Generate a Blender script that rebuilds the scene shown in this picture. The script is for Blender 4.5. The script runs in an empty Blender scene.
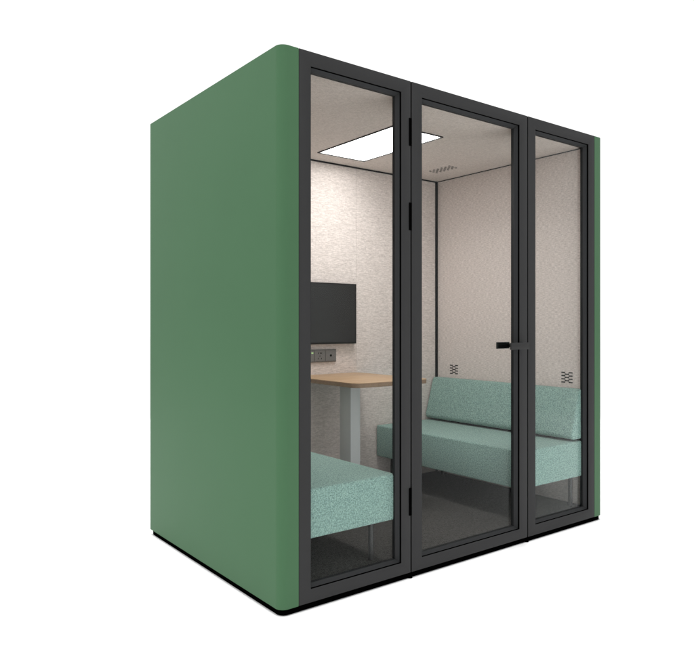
import bpy, bmesh, math
from mathutils import Vector, Matrix
R = math.radians
sc = bpy.context.scene
C = sc.collection
G = 1.158                       # camera height above the ground; heights below are given relative to it

# ------------------------------------------------------------------ materials
def new_mat(name):
    m = bpy.data.materials.new(name); m.use_nodes = True
    nt = m.node_tree
    return m, nt, nt.nodes['Principled BSDF']

def plain(name, col, rough=.5, spec=.5, metal=0, var=0.0, vscale=8, bump=0, bscale=200):
    m, nt, p = new_mat(name)
    p.inputs['Roughness'].default_value = rough
    p.inputs['Specular IOR Level'].default_value = spec
    p.inputs['Metallic'].default_value = metal
    tc = nt.nodes.new('ShaderNodeTexCoord')
    n = nt.nodes.new('ShaderNodeTexNoise'); n.inputs['Scale'].default_value = vscale; n.inputs['Detail'].default_value = 4
    nt.links.new(tc.outputs['Object'], n.inputs['Vector'])
    r = nt.nodes.new('ShaderNodeValToRGB')
    r.color_ramp.elements[0].position = .3; r.color_ramp.elements[1].position = .7
    r.color_ramp.elements[0].color = (*[c*(1-var) for c in col], 1)
    r.color_ramp.elements[1].color = (*[c*(1+var) for c in col], 1)
    nt.links.new(n.outputs['Fac'], r.inputs['Fac'])
    nt.links.new(r.outputs['Color'], p.inputs['Base Color'])
    if bump:
        n2 = nt.nodes.new('ShaderNodeTexNoise'); n2.inputs['Scale'].default_value = bscale; n2.inputs['Detail'].default_value = 2
        nt.links.new(tc.outputs['Object'], n2.inputs['Vector'])
        b = nt.nodes.new('ShaderNodeBump'); b.inputs['Strength'].default_value = bump; b.inputs['Distance'].default_value = .001
        nt.links.new(n2.outputs['Fac'], b.inputs['Height']); nt.links.new(b.outputs['Normal'], p.inputs['Normal'])
    return m

def fabric(name, dark, light, scale, stretch=(1, 1, 1), contrast=.16, bump=.5, dist=.002, sheen=.0, stretch2=None):
    """woven cloth: two scales of thread speckle, slightly stretched, with bump"""
    m, nt, p = new_mat(name)
    p.inputs['Roughness'].default_value = .95
    p.inputs['Specular IOR Level'].default_value = .08
    p.inputs['Sheen Weight'].default_value = sheen
    L = nt.links.new
    tc = nt.nodes.new('ShaderNodeTexCoord')
    mp = nt.nodes.new('ShaderNodeMapping'); mp.inputs['Scale'].default_value = stretch
    L(tc.outputs['Object'], mp.inputs['Vector'])
    n1 = nt.nodes.new('ShaderNodeTexNoise'); n1.inputs['Scale'].default_value = scale; n1.inputs['Detail'].default_value = 3
    n1.inputs['Roughness'].default_value = .65
    n2 = nt.nodes.new('ShaderNodeTexNoise'); n2.inputs['Scale'].default_value = scale*.28; n2.inputs['Detail'].default_value = 2
    L(mp.outputs['Vector'], n1.inputs['Vector']); 
    if stretch2:
        mp2 = nt.nodes.new('ShaderNodeMapping'); mp2.inputs['Scale'].default_value = stretch2
        L(tc.outputs['Object'], mp2.inputs['Vector']); L(mp2.outputs['Vector'], n2.inputs['Vector']); n2.inputs['Scale'].default_value = scale
    else: L(mp.outputs['Vector'], n2.inputs['Vector'])
    mx = nt.nodes.new('ShaderNodeMath'); mx.operation = 'MULTIPLY_ADD'; mx.inputs[1].default_value = .25 if stretch2 else .35
    mu = nt.nodes.new('ShaderNodeMath'); mu.operation = 'MULTIPLY'; mu.inputs[1].default_value = .75 if stretch2 else .65
    L(n1.outputs['Fac'], mu.inputs[0]); L(n2.outputs['Fac'], mx.inputs[0]); L(mu.outputs[0], mx.inputs[2])
    r = nt.nodes.new('ShaderNodeValToRGB')
    r.color_ramp.elements[0].position = .5-contrast; r.color_ramp.elements[1].position = .5+contrast
    r.color_ramp.elements[0].color = (*dark, 1); r.color_ramp.elements[1].color = (*light, 1)
    L(mx.outputs[0], r.inputs['Fac']); L(r.outputs['Color'], p.inputs['Base Color'])
    b = nt.nodes.new('ShaderNodeBump'); b.inputs['Strength'].default_value = bump; b.inputs['Distance'].default_value = dist
    L(mx.outputs[0], b.inputs['Height']); L(b.outputs['Normal'], p.inputs['Normal'])
    return m

def glow(name, col, s):
    m, nt, p = new_mat(name)
    p.inputs['Base Color'].default_value = (*col, 1)
    p.inputs['Emission Color'].default_value = (*col, 1); p.inputs['Emission Strength'].default_value = s
    return m

def glass_mat():
    m = bpy.data.materials.new('window_glass'); m.use_nodes = True
    nt = m.node_tree; nt.nodes.clear(); L = nt.links.new
    o = nt.nodes.new('ShaderNodeOutputMaterial'); mx = nt.nodes.new('ShaderNodeMixShader')
    t = nt.nodes.new('ShaderNodeBsdfTransparent'); t.inputs['Color'].default_value = (.955, .965, .96, 1)
    g = nt.nodes.new('ShaderNodeBsdfGlossy'); g.inputs['Roughness'].default_value = .02
    f = nt.nodes.new('ShaderNodeFresnel'); f.inputs['IOR'].default_value = GLASS_IOR
    L(f.outputs[0], mx.inputs[0]); L(t.outputs[0], mx.inputs[1]); L(g.outputs[0], mx.inputs[2]); L(mx.outputs[0], o.inputs[0])
    return m
GLASS_IOR = 1.12

def wood():
    m, nt, p = new_mat('oak_veneer'); L = nt.links.new
    p.inputs['Roughness'].default_value = .45; p.inputs['Specular IOR Level'].default_value = .3
    tc = nt.nodes.new('ShaderNodeTexCoord'); mp = nt.nodes.new('ShaderNodeMapping'); mp.inputs['Scale'].default_value = (1.2, 22, 22)
    n = nt.nodes.new('ShaderNodeTexNoise'); n.inputs['Scale'].default_value = 3; n.inputs['Detail'].default_value = 6; n.inputs['Distortion'].default_value = .6
    r = nt.nodes.new('ShaderNodeValToRGB')
    r.color_ramp.elements[0].position = .3; r.color_ramp.elements[1].position = .72
    r.color_ramp.elements[0].color = (.38, .245, .145, 1); r.color_ramp.elements[1].color = (.54, .38, .24, 1)
    L(tc.outputs['Object'], mp.inputs['Vector']); L(mp.outputs['Vector'], n.inputs['Vector'])
    L(n.outputs['Fac'], r.inputs['Fac']); L(r.outputs['Color'], p.inputs['Base Color'])
    return m

M = dict(
    green=plain('green_lacquer', (.056, .124, .064), .45, .05, var=.012, vscale=3, bump=.02, bscale=500),
    frame=plain('anthracite_powder_coat', (.031, .031, .0315), .62, .08, var=.02, bump=.05, bscale=900),
    bead=plain('dark_glazing_bead', (.026, .027, .028), .6, .1),
    black=plain('black_rubber', (.0008, .0008, .0008), .9, .0),
    handle=plain('black_handle_metal', (.012, .012, .012), .45, .25),
    trim=plain('dark_trim', (.008, .009, .010), .5, .15),
    wall=fabric('warm_grey_wall_felt', (.42, .364, .338), (.89, .80, .76), 400, (.11, .11, .85), .20, .7, .002, stretch2=(.9, .9, .14)),
    ceil=fabric('warm_grey_ceiling_felt', (.50, .44, .41), (.84, .755, .71), 300, (1, 1, 1), .2, .4, .002),
    seat=fabric('teal_boucle', (.075, .150, .145), (.44, .63, .56), 560, (1, 1, 1), .115, .8, .0025, sheen=.15),
    carpet=fabric('charcoal_carpet', (.030, .029, .028), (.12, .114, .108), 480, (1, .5, 1), .14, .8, .003),
    wood=wood(),
    woodshade=plain('shaded_oak_edge', (.27, .185, .125), .5, .2, var=.12, vscale=30),  # oak darkened to stand for the shadow on the table edge
    column=plain('light_grey_metal', (.62, .63, .635), .45, .4),
    leg=plain('dark_leg_metal', (.04, .04, .04), .4, .4),
    plastic=plain('grey_socket_plastic', (.125, .12, .115), .45, .4),
    socketface=plain('grey_socket_face', (.15, .145, .14), .4, .4),
    screen=plain('dark_screen_glass', (.012, .012, .012), .28, .45),
    bezel=plain('black_bezel', (.006, .006, .006), .4, .3),
    ground=plain('white_studio_floor', (.92, .92, .92), .9, .0),
    
    green_led=glow('green_indicator', (.45, .7, .3), .35),
)
M['glass'] = glass_mat()
def diffuser_mat():                              # half glowing sheet, half clear, so the lamp above it shines through
    m = bpy.data.materials.new('light_diffuser'); m.use_nodes = True
    nt = m.node_tree; nt.nodes.clear(); L = nt.links.new
    o = nt.nodes.new('ShaderNodeOutputMaterial'); a = nt.nodes.new('ShaderNodeAddShader')
    t = nt.nodes.new('ShaderNodeBsdfTransparent'); t.inputs['Color'].default_value = (.8, .8, .8, 1)
    e = nt.nodes.new('ShaderNodeEmission'); e.inputs['Color'].default_value = (1, .99, .98, 1); e.inputs['Strength'].default_value = 5.2
    L(t.outputs[0], a.inputs[0]); L(e.outputs[0], a.inputs[1]); L(a.outputs[0], o.inputs[0])
    return m
M['led'] = diffuser_mat()

# ------------------------------------------------------------------ mesh helpers
def box(bm, x0, x1, y0, y1, z0, z1, bev=0.0, seg=2):
    t = bmesh.new()
    bmesh.ops.create_cube(t, size=1)
    for v in t.verts:
        v.co = Vector(((x0+x1)/2+v.co.x*(x1-x0), (y0+y1)/2+v.co.y*(y1-y0), (z0+z1)/2+v.co.z*(z1-z0)))
    if bev: bmesh.ops.bevel(t, geom=t.edges[:], offset=bev, segments=seg, profile=.5, affect='EDGES')
    merge(bm, t)

def merge(bm, t):
    me = bpy.data.meshes.new('tmp'); t.to_mesh(me); bm.from_mesh(me); bpy.data.meshes.remove(me); t.free()

def prism(bm, pts, z0, z1, bev=0.0, seg=2, axis='Z', allbev=False):
    """extrude a closed outline; outline given in XY (axis Z), XZ (axis Y)"""
    t = bmesh.new()
    if axis == 'Z': vs = [t.verts.new((a, b, z0)) for a, b in pts]
    else: vs = [t.verts.new((a, z0, b)) for a, b in pts]
    f = t.faces.new(vs)
    ex = bmesh.ops.extrude_face_region(t, geom=[f])
    d = Vector((0, 0, z1-z0)) if axis == 'Z' else Vector((0, z1-z0, 0))
    bmesh.ops.translate(t, verts=[g for g in ex['geom'] if isinstance(g, bmesh.types.BMVert)], vec=d)
    bmesh.ops.recalc_face_normals(t, faces=t.faces[:])
    if bev:
        ax = 2 if axis == 'Z' else 1
        if allbev: es = t.edges[:]
        else: es = [e for e in t.edges if abs(e.verts[0].co[ax]-e.verts[1].co[ax]) < 1e-6]
        bmesh.ops.bevel(t, geom=es, offset=bev, segments=seg, profile=.5, affect='EDGES')
    merge(bm, t)

def tube(bm, p0, p1, r, n=24, bev=0):
    p0, p1 = Vector(p0), Vector(p1); d = p1-p0
    t = bmesh.new()
    bmesh.ops.create_cone(t, cap_ends=True, segments=n, radius1=r, radius2=r, depth=d.length)
    if bev:
        es = [e for e in t.edges if abs(e.verts[0].co.z-e.verts[1].co.z) < 1e-6]
        bmesh.ops.bevel(t, geom=es, offset=bev, segments=2, profile=.5, affect='EDGES')
    q = Vector((0, 0, 1)).rotation_difference(d.normalized()).to_matrix().to_4x4()
    bmesh.ops.transform(t, matrix=Matrix.Translation((p0+p1)/2) @ q, verts=t.verts[:])
    merge(bm, t)

def ring(bm, xo0, xo1, zo0, zo1, xi0, xi1, zi0, zi1, y0, y1, bev=0.0, yi=None):
    """rectangular frame with mitred corners standing in the XZ plane"""
    t = bmesh.new()
    o = [(xo0, zo0), (xo1, zo0), (xo1, zo1), (xo0, zo1)]; i = [(xi0, zi0), (xi1, zi0), (xi1, zi1), (xi0, zi1)]
    V = {}
    for y in (y0, y1):
        for k in range(4):
            V['o', k, y] = t.verts.new((o[k][0], y, o[k][1])); V['i', k, y] = t.verts.new((i[k][0], yi if (yi and y == y0) else y, i[k][1]))
    for k in range(4):
        j = (k+1) % 4
        t.faces.new([V['o', k, y0], V['o', j, y0], V['i', j, y0], V['i', k, y0]])
        t.faces.new([V['o', k, y1], V['i', k, y1], V['i', j, y1], V['o', j, y1]])
        t.faces.new([V['o', k, y0], V['o', k, y1], V['o', j, y1], V['o', j, y0]])
        t.faces.new([V['i', k, y0], V['i', j, y0], V['i', j, y1], V['i', k, y1]])
    bmesh.ops.recalc_face_normals(t, faces=t.faces[:])
    if bev:
        es = [e for e in t.edges if len(e.link_faces) == 2 and e.link_faces[0].normal.dot(e.link_faces[1].normal) < .5]
        bmesh.ops.bevel(t, geom=es, offset=bev, segments=2, profile=.5, affect='EDGES')
    merge(bm, t)

def arc(cx, cy, r, a0, a1, n=10):
    return [(cx+r*math.cos(R(a0+(a1-a0)*k/n)), cy+r*math.sin(R(a0+(a1-a0)*k/n))) for k in range(n+1)]

def obj(name, bm, mat, parent=None, smooth=True, label=None):
    """mesh coordinates are world coordinates with height relative to the camera; shift to the thing's base"""
    org = base_of(parent) if parent else Vector((0, 0, 0))
    for v in bm.verts: v.co = v.co + Vector((0, 0, G)) - org
    me = bpy.data.meshes.new(name); bm.to_mesh(me); bm.free()
    me.materials.append(M[mat])
    if smooth:
        for p in me.polygons: p.use_smooth = True
        try: me.set_sharp_from_angle(angle=R(32))
        except Exception: pass
    o = bpy.data.objects.new(name, me); C.objects.link(o)
    if parent: o.parent = parent
    if label: o['label'] = label
    return o

def base_of(o):
    v = Vector((0, 0, 0))
    while o: v = v + o.location; o = o.parent
    return v

def thing(name, label, cat, loc, group=None):
    o = bpy.data.objects.new(name, None); C.objects.link(o); o.location = loc
    o.empty_display_size = .1
    o['label'] = label; o['category'] = cat
    if group: o['group'] = group
    return o

B = bmesh.new

# ------------------------------------------------------------------ setting
bm = B(); 
g = bm.verts
s = 60
bm.faces.new([g.new((-s, -s, -G)), g.new((s, -s, -G)), g.new((s, s, -G)), g.new((-s, s, -G))])
gr = obj('ground', bm, 'ground', smooth=False); gr['kind'] = 'structure'

# ------------------------------------------------------------------ the pod
W = 2.079                      # width of the glazed front
ZB, ZT = -1.133, 1.1155         # bottom and top of the shell
D = 1.36
SX = .088
pod = thing('office_pod', 'free standing green office pod with three dark framed glass panels across its front', 'office pod', (W/2, D/2, 0))

r = .038
def side_profile(mirror):
    p = [(-.0015, 0)] + arc(-SX+r, r, r, 270, 180) + [(-SX, D), (-.0015, D)]
    return [(W-a, b) for a, b in p][::-1] if mirror else p
for mir in (False, True):
    bm = B(); prism(bm, side_profile(mir), ZB, ZT, bev=.0035, seg=2)
    obj('side_panel', bm, 'green', pod)
bm = B(); box(bm, .0, W, D-.03, D-.002, ZB, ZT-.002, .002); obj('back_panel', bm, 'green', pod)
bm = B(); box(bm, .0, W, .062, D-.032, 1.088, ZT-.006, .002); obj('roof_panel', bm, 'trim', pod)
bm = B(); prism(bm, arc(-SX+.006+.033, .005+.033, .033, 270, 180) + [(-SX+.006, D-.025), (W+SX-.014, D-.025)] + arc(W+SX-.014-.03, .005+.03, .03, 0, -90), -1.155, ZB-.0005)
obj('plinth', bm, 'black', pod)
for x, y in ((.613, .009), (1.457, .009), (.02, .15), (2.06, .15), (.02, 1.2), (2.06, 1.2)):
    bm = B(); tube(bm, (x, y, -G+.0005), (x, y, -1.1555), .012, 16); obj('levelling_foot', bm, 'black', pod)

# interior lining
ZF, ZC = -1.07, 1.05
XL, XR, YB = .035, 2.04, 1.26
bm = B(); box(bm, .0, W, .05, D-.032, ZB, ZF); obj('floor', bm, 'carpet', pod, smooth=False)
for x0, x1 in ((.0005, XL), (XR, W-.0005)):
    bm = B(); box(bm, x0, x1, .052, YB+.04, ZF+.001, ZC+.002, .001, 1); obj('wall_panel', bm, 'wall', pod, smooth=False)
xs = [XL+.001, .793, 1.285, XR-.001]
for k in range(3):
    bm = B(); box(bm, xs[k]+.0004, xs[k+1]-.0004, YB, YB+.04, ZF+.001, ZC+.002, .0012, 2); obj('wall_panel', bm, 'wall', pod, smooth=False)
# ceiling with an opening for the flush light
LX0, LX1, LY0, LY1 = .853, 1.218, .388, 1.094
bm = B()
m_ = .001
for x0, x1, y0, y1 in ((XL+m_, LX0, .052, YB-m_), (LX1, XR-m_, .052, YB-m_), (LX0, LX1, .052, LY0), (LX0, LX1, LY1, YB-m_)):
    box(bm, x0, x1, y0, y1, ZC, ZC+.034)
obj('ceiling_panel', bm, 'ceil', pod, smooth=False)
# dark shadow-gap trims
bm = B()
box(bm, XR-.020, XR-.0005, YB-.008, YB-.0005, ZF+.002, ZC-.0005)
obj('corner_trim', bm, 'trim', pod, smooth=False)
bm = B(); box(bm, XL+.0005, XL+.018, YB-.008, YB-.0005, ZF+.002, ZC-.0005)
obj('corner_trim', bm, 'trim', pod, smooth=False)
bm = B()
box(bm, XL+.019, XR-.021, YB-.007, YB-.0005, ZC-.009, ZC-.0005)
box(bm, XR-.004, XR-.0005, .054, YB-.009, ZC-.0055, ZC-.0005)
box(bm, XL+.0005, XL+.004, .054, YB-.009, ZC-.0055, ZC-.0005)
obj('ceiling_trim', bm, 'trim', pod, smooth=False)

# air vents: small slots arranged like brickwork
def slot_x(bm, y, z, w=.019, h=.0042):          # on the right wall
    box(bm, XR-.0012, XR-.0002, y-w/2, y+w/2, z-h/2, z+h/2)
for yc, zc in ((1.091, -.3175), (.160, -.317)):
    bm = B()
    for k in range(4):
        for s_ in (-1, 1): slot_x(bm, yc+s_*.0255, zc+(k-1.5)*.0195, .027, .0072)
    for k in range(3): slot_x(bm, yc, zc+(k-1)*.0195, .022, .0066)
    for k in range(3):
        for s_ in (-1, 1): slot_x(bm, yc+s_*.0125, zc+(k-1)*.0195, .005, .010)
    obj('wall_vent', bm, 'bezel', pod, smooth=False)
bm = B()
for i in range(12):
    y = .852+.196*i/11
    for j in range(3):
        x = 1.785+(j-1)*.030+(.008 if i % 2 else -.008)
        box(bm, x-.0095, x+.0095, y-.0036, y+.0036, ZC-.0012, ZC-.0002)
obj('ceiling_vent', bm, 'leg', pod, smooth=False)

# front: left fixed window, door, right fixed window
ZFB, ZFT = ZB+.002, ZT-.001
OT, OB = 1.055, -1.077          # opening top and bottom in the frames
def glazed(name, x0, x1, xi0, xi1, label=None):
    bm = B(); ring(bm, x0, x1, ZFB, ZFT, xi0, xi1, OB, OT, .0, .048, .0012)
    f = obj(name, bm, 'frame', pod, label=label)
    bm = B(); ring(bm, xi0, xi1, OB, OT, xi0+.0015, xi1-.0015, OB+.0015, OT-.0015, .0025, .011)
    obj('gasket', bm, 'black', f, smooth=False)
    bm = B(); ring(bm, xi0+.0002, xi1-.0002, OB+.0002, OT-.0002, xi0+.014, xi1-.014, OB+.014, OT-.014, .0112, .046, .0, .027)
    obj('glazing_bead', bm, 'bead', f)
    bm = B(); box(bm, xi0+.006, xi1-.006, .031, .037, OB+.006, OT-.006); obj('glass_pane', bm, 'glass', f, smooth=False)
    return f
glazed('window_frame', .0005, .6090, .058, .553, 'left fixed window frame, nearest the green side')
door = glazed('door', .6170, 1.4530, .681, 1.3895, 'middle glass door with black hinges and a lever handle')
glazed('window_frame', 1.4610, W-.0005, 1.523, 2.019, 'right fixed window frame, beyond the door')
# seal behind the door gaps
bm = B()
for x in (.613, 1.457): box(bm, x-.0036, x+.0036, .003, .044, ZFB+.001, ZFT-.001)
obj('door_seal', bm, 'black', pod, smooth=False)
bm = B(); box(bm, .001, W-.001, .0485, .0515, ZB+.004, ZF+.001); obj('threshold', bm, 'black', pod, smooth=False)
for z in (.882, .496, -.807):
    bm = B(); box(bm, .5985, .6145, -.0035, .004, z-.063, z+.063, .0012)
    obj('hinge', bm, 'black', door)
# lever handle: outer bar with a rounded return towards the glass, and its twin inside
zc, hh = -.109, .0175
bm = B()
prism(bm, [(1.412, -.046), (1.412, -.034), (1.272, -.034)] + arc(1.270, -.040, .006, 90, 270, 8), zc-hh, zc+hh, bev=.0015)
box(bm, 1.395, 1.410, -.036, -.0003, zc-.010, zc+.010)
obj('lever_handle', bm, 'handle', door)
bm = B()
prism(bm, [(1.412, .098), (1.412, .086), (1.322, .086)] + arc(1.320, .092, .006, 270, 90, 8), zc-hh, zc+hh, bev=.0015)
box(bm, 1.403, 1.423, .0485, .092, zc-.010, zc+.010)
obj('lever_handle', bm, 'bezel', door)

# ------------------------------------------------------------------ ceiling light
light = thing('ceiling_light', 'flat white rectangular light set in the felt ceiling inside the pod', 'ceiling light', ((LX0+LX1)/2, (LY0+LY1)/2, G+ZC-.004))
def ringz(bm, x0, x1, y0, y1, w, z0, z1):
    box(bm, x0, x1, y0, y0+w, z0, z1); box(bm, x0, x1, y1-w, y1, z0, z1)
    box(bm, x0, x0+w, y0+w+.0002, y1-w-.0002, z0, z1); box(bm, x1-w, x1, y0+w+.0002, y1-w-.0002, z0, z1)
bm = B(); ringz(bm, LX0+.0005, LX1-.0005, LY0+.0005, LY1-.0005, .007, ZC-.006, ZC+.01); obj('frame', bm, 'bezel', light, smooth=False)
bm = B(); box(bm, LX0+.008, LX1-.008, LY0+.008, LY1-.008, ZC-.001, ZC+.001); obj('diffuser', bm, 'led', light, smooth=False)

# ------------------------------------------------------------------ monitor
mon = thing('monitor', 'flat dark monitor hung on the back wall over the wooden table', 'monitor', (.94, YB, G-.125))
MX0, MX1, MZ0, MZ1, MY = .60, 1.257, -.122, .270, 1.222
bm = B(); box(bm, MX0, MX1, MY, MY+.024, MZ0, MZ1, .002); obj('housing', bm, 'bezel', mon)
bm = B(); box(bm, MX0+.010, MX1-.012, MY-.0012, MY-.0001, MZ0+.012, MZ1-.008); obj('screen', bm, 'screen', mon, smooth=False)
bm = B(); box(bm, .85, 1.03, MY+.0245, YB-.0004, -.03, .17); obj('wall_mount', bm, 'leg', mon, smooth=False)

# ------------------------------------------------------------------ power socket strip
so = thing('power_socket', 'grey wall plate with sockets and a round jack just under the monitor', 'power socket', (.98, YB, G-.24))
bm = B(); box(bm, .845, 1.110, YB-.012, YB-.0004, -.237, -.156, .0015); obj('wall_plate', bm, 'plastic', so)
for x0, x1 in ((.850, .934), (.940, 1.020), (1.027, 1.104)):
    bm = B(); box(bm, x0, x1, YB-.0138, YB-.0122, -.231, -.162, .0006, 1); obj('socket_face', bm, 'socketface', so)
bm = B()
yy = YB-.0145
for dx, dz, w, h in ((-.012, .016, .004, .010), (.012, .017, .010, .004), (.0, -.002, .006, .006), (-.012, -.018, .004, .009), (.012, -.018, .004, .009), (.004, .017, .004, .008)):
    box(bm, .980+dx-w/2, .980+dx+w/2, yy, yy+.0006, -.196+dz-h/2, -.196+dz+h/2)
obj('socket_holes', bm, 'black', so, smooth=False)
bm = B(); tube(bm, (1.066, yy-.0006, -.196), (1.066, yy+.0006, -.196), .0075, 20); obj('jack', bm, 'black', so)
bm = B(); box(bm, .914, .929, yy-.0002, yy+.0006, -.181, -.174, .0002, 1); obj('indicator_light', bm, 'green_led', so)

# ------------------------------------------------------------------ table
tab = thing('table', 'small oak topped table with rounded corners on a grey column under the monitor', 'table', (1.005, .95, G+ZF))
tx0, tx1, ty0, ty1, tr = .742, 1.298, .572, 1.257, .055
out = arc(tx0+tr, ty0+tr, tr, 180, 270) + arc(tx1-tr, ty0+tr, tr, 270, 360) + arc(tx1-.012, ty1-.012, .012, 0, 90, 4) + arc(tx0+.012, ty1-.012, .012, 90, 180, 4)
bm = B(); prism(bm, out, -.3185, -.315, bev=.0012); top = obj('tabletop', bm, 'wood', tab)
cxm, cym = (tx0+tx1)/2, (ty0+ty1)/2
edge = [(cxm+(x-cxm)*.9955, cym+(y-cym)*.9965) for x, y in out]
bm = B(); prism(bm, edge, -.341, -.3187, bev=.0015); obj('shaded_underboard', bm, 'woodshade', top)  # lower layer of the top, edge shadow painted in as darker brown
bm = B(); box(bm, .966, 1.040, .908, 1.018, ZF+.013, -.3415, .004); obj('column', bm, 'column', tab)
bm = B(); box(bm, .80, 1.21, .70, 1.20, ZF+.0005, ZF+.0125, .003); obj('base_plate', bm, 'column', tab)

# ------------------------------------------------------------------ benches
def bench(side, x0, x1, label, by0):
    t = thing('bench', label, 'bench', ((x0+x1)/2, .645, G+ZF), 'upholstered benches along the two side walls')
    y0, y1 = .040, 1.250
    bm = B(); box(bm, x0, x1, y0, y1, -.888, -.680, .009, 3); obj('seat', bm, 'seat', t)
    # leaning backrest: wide at the bottom, narrow at the top
    zb, zt = -.668, -.378
    def P(d, z): return (x1-.002-d, z) if side > 0 else (x0+.002+d, z)
    pr = [P(.0, zt), P(.030, zt+.001), P(.044, zt-.004), P(.052, zt-.016), P(.120, zb+.040), P(.122, zb+.028), P(.119, zb+.014), P(.110, zb+.004), P(.097, zb), P(.0, zb)]
    bm = B(); prism(bm, pr, by0, y1, bev=.006, seg=3, axis='Y'); obj('backrest', bm, 'seat', t)
    bm = B(); xa, xb = (x1-.07, x1-.012) if side > 0 else (x0+.012, x0+.07)
    box(bm, xa, xb, by0+.03, y1-.03, -.6797, zb-.0003); obj('backrest_support', bm, 'black', t, smooth=False)
    for lx in (x0+.055, x1-.055) if side > 0 else (x0+.06, x1-.10):
        for ly in ((.098, 1.150) if side > 0 else (.102, 1.150)):
            bm = B(); tube(bm, (lx, ly, ZF+.0005), (lx, ly, -.8885), .0125, 20, .0015); obj('leg', bm, 'leg', t)
    return t
bench(-1, XL+.002, .558, 'teal bench along the left wall, its seat end right behind the left window', .17)
bench(1, 1.452, XR-.002, 'long teal bench with backrest along the right wall under two black vents', .042)

# ------------------------------------------------------------------ lights
def area(name, loc, target, sx, sy, power, spread=180, col=(1, 1, 1)):
    l = bpy.data.lights.new(name, 'AREA'); l.shape = 'RECTANGLE'; l.size = sx; l.size_y = sy
    l.energy = power; l.spread = R(spread); l.color = col
    o = bpy.data.objects.new(name, l); C.objects.link(o); o.location = loc
    d = Vector(target)-Vector(loc)
    o.rotation_euler = d.to_track_quat('-Z', 'Y').to_euler()
    return o
area('overhead_fill', (1, .7, 8.0), (1, .7, 0), 10, 10, 240, 5)  # added lamp out of view, keeps the floor beside the pod white
area('panel_lamp', ((LX0+LX1)/2, .60, G+ZC+.006), ((LX0+LX1)/2, .60, 0), LX1-LX0-.03, .36, 8.3, 145, (1, .985, .97))
area('side_fill', (-6.5, -.2, 3.0), (0, .7, 1.2), 3.5, 3.5, 70)  # added lamp out of view, lifts the green side above the front

w = bpy.data.worlds.new('World'); sc.world = w; w.use_nodes = True
bg = w.node_tree.nodes['Background']; bg.inputs['Color'].default_value = (1, 1, 1, 1); bg.inputs['Strength'].default_value = 1.12

# ------------------------------------------------------------------ camera
cd = bpy.data.cameras.new('camera'); cam = bpy.data.objects.new('camera', cd); C.objects.link(cam)
cd.sensor_width = 36; cd.lens = 36*676/694; cd.clip_start = .05; cd.clip_end = 500
cd.shift_y = -.0007
cam.location = (-1.4993, -2.2759, G)
cam.rotation_euler = (R(90), 0, -math.atan2(676, 883))
sc.camera = cam
sc.view_settings.view_transform = 'Standard'; sc.view_settings.look = 'None'
sc.view_settings.gamma = 1; sc.view_settings.exposure = 0
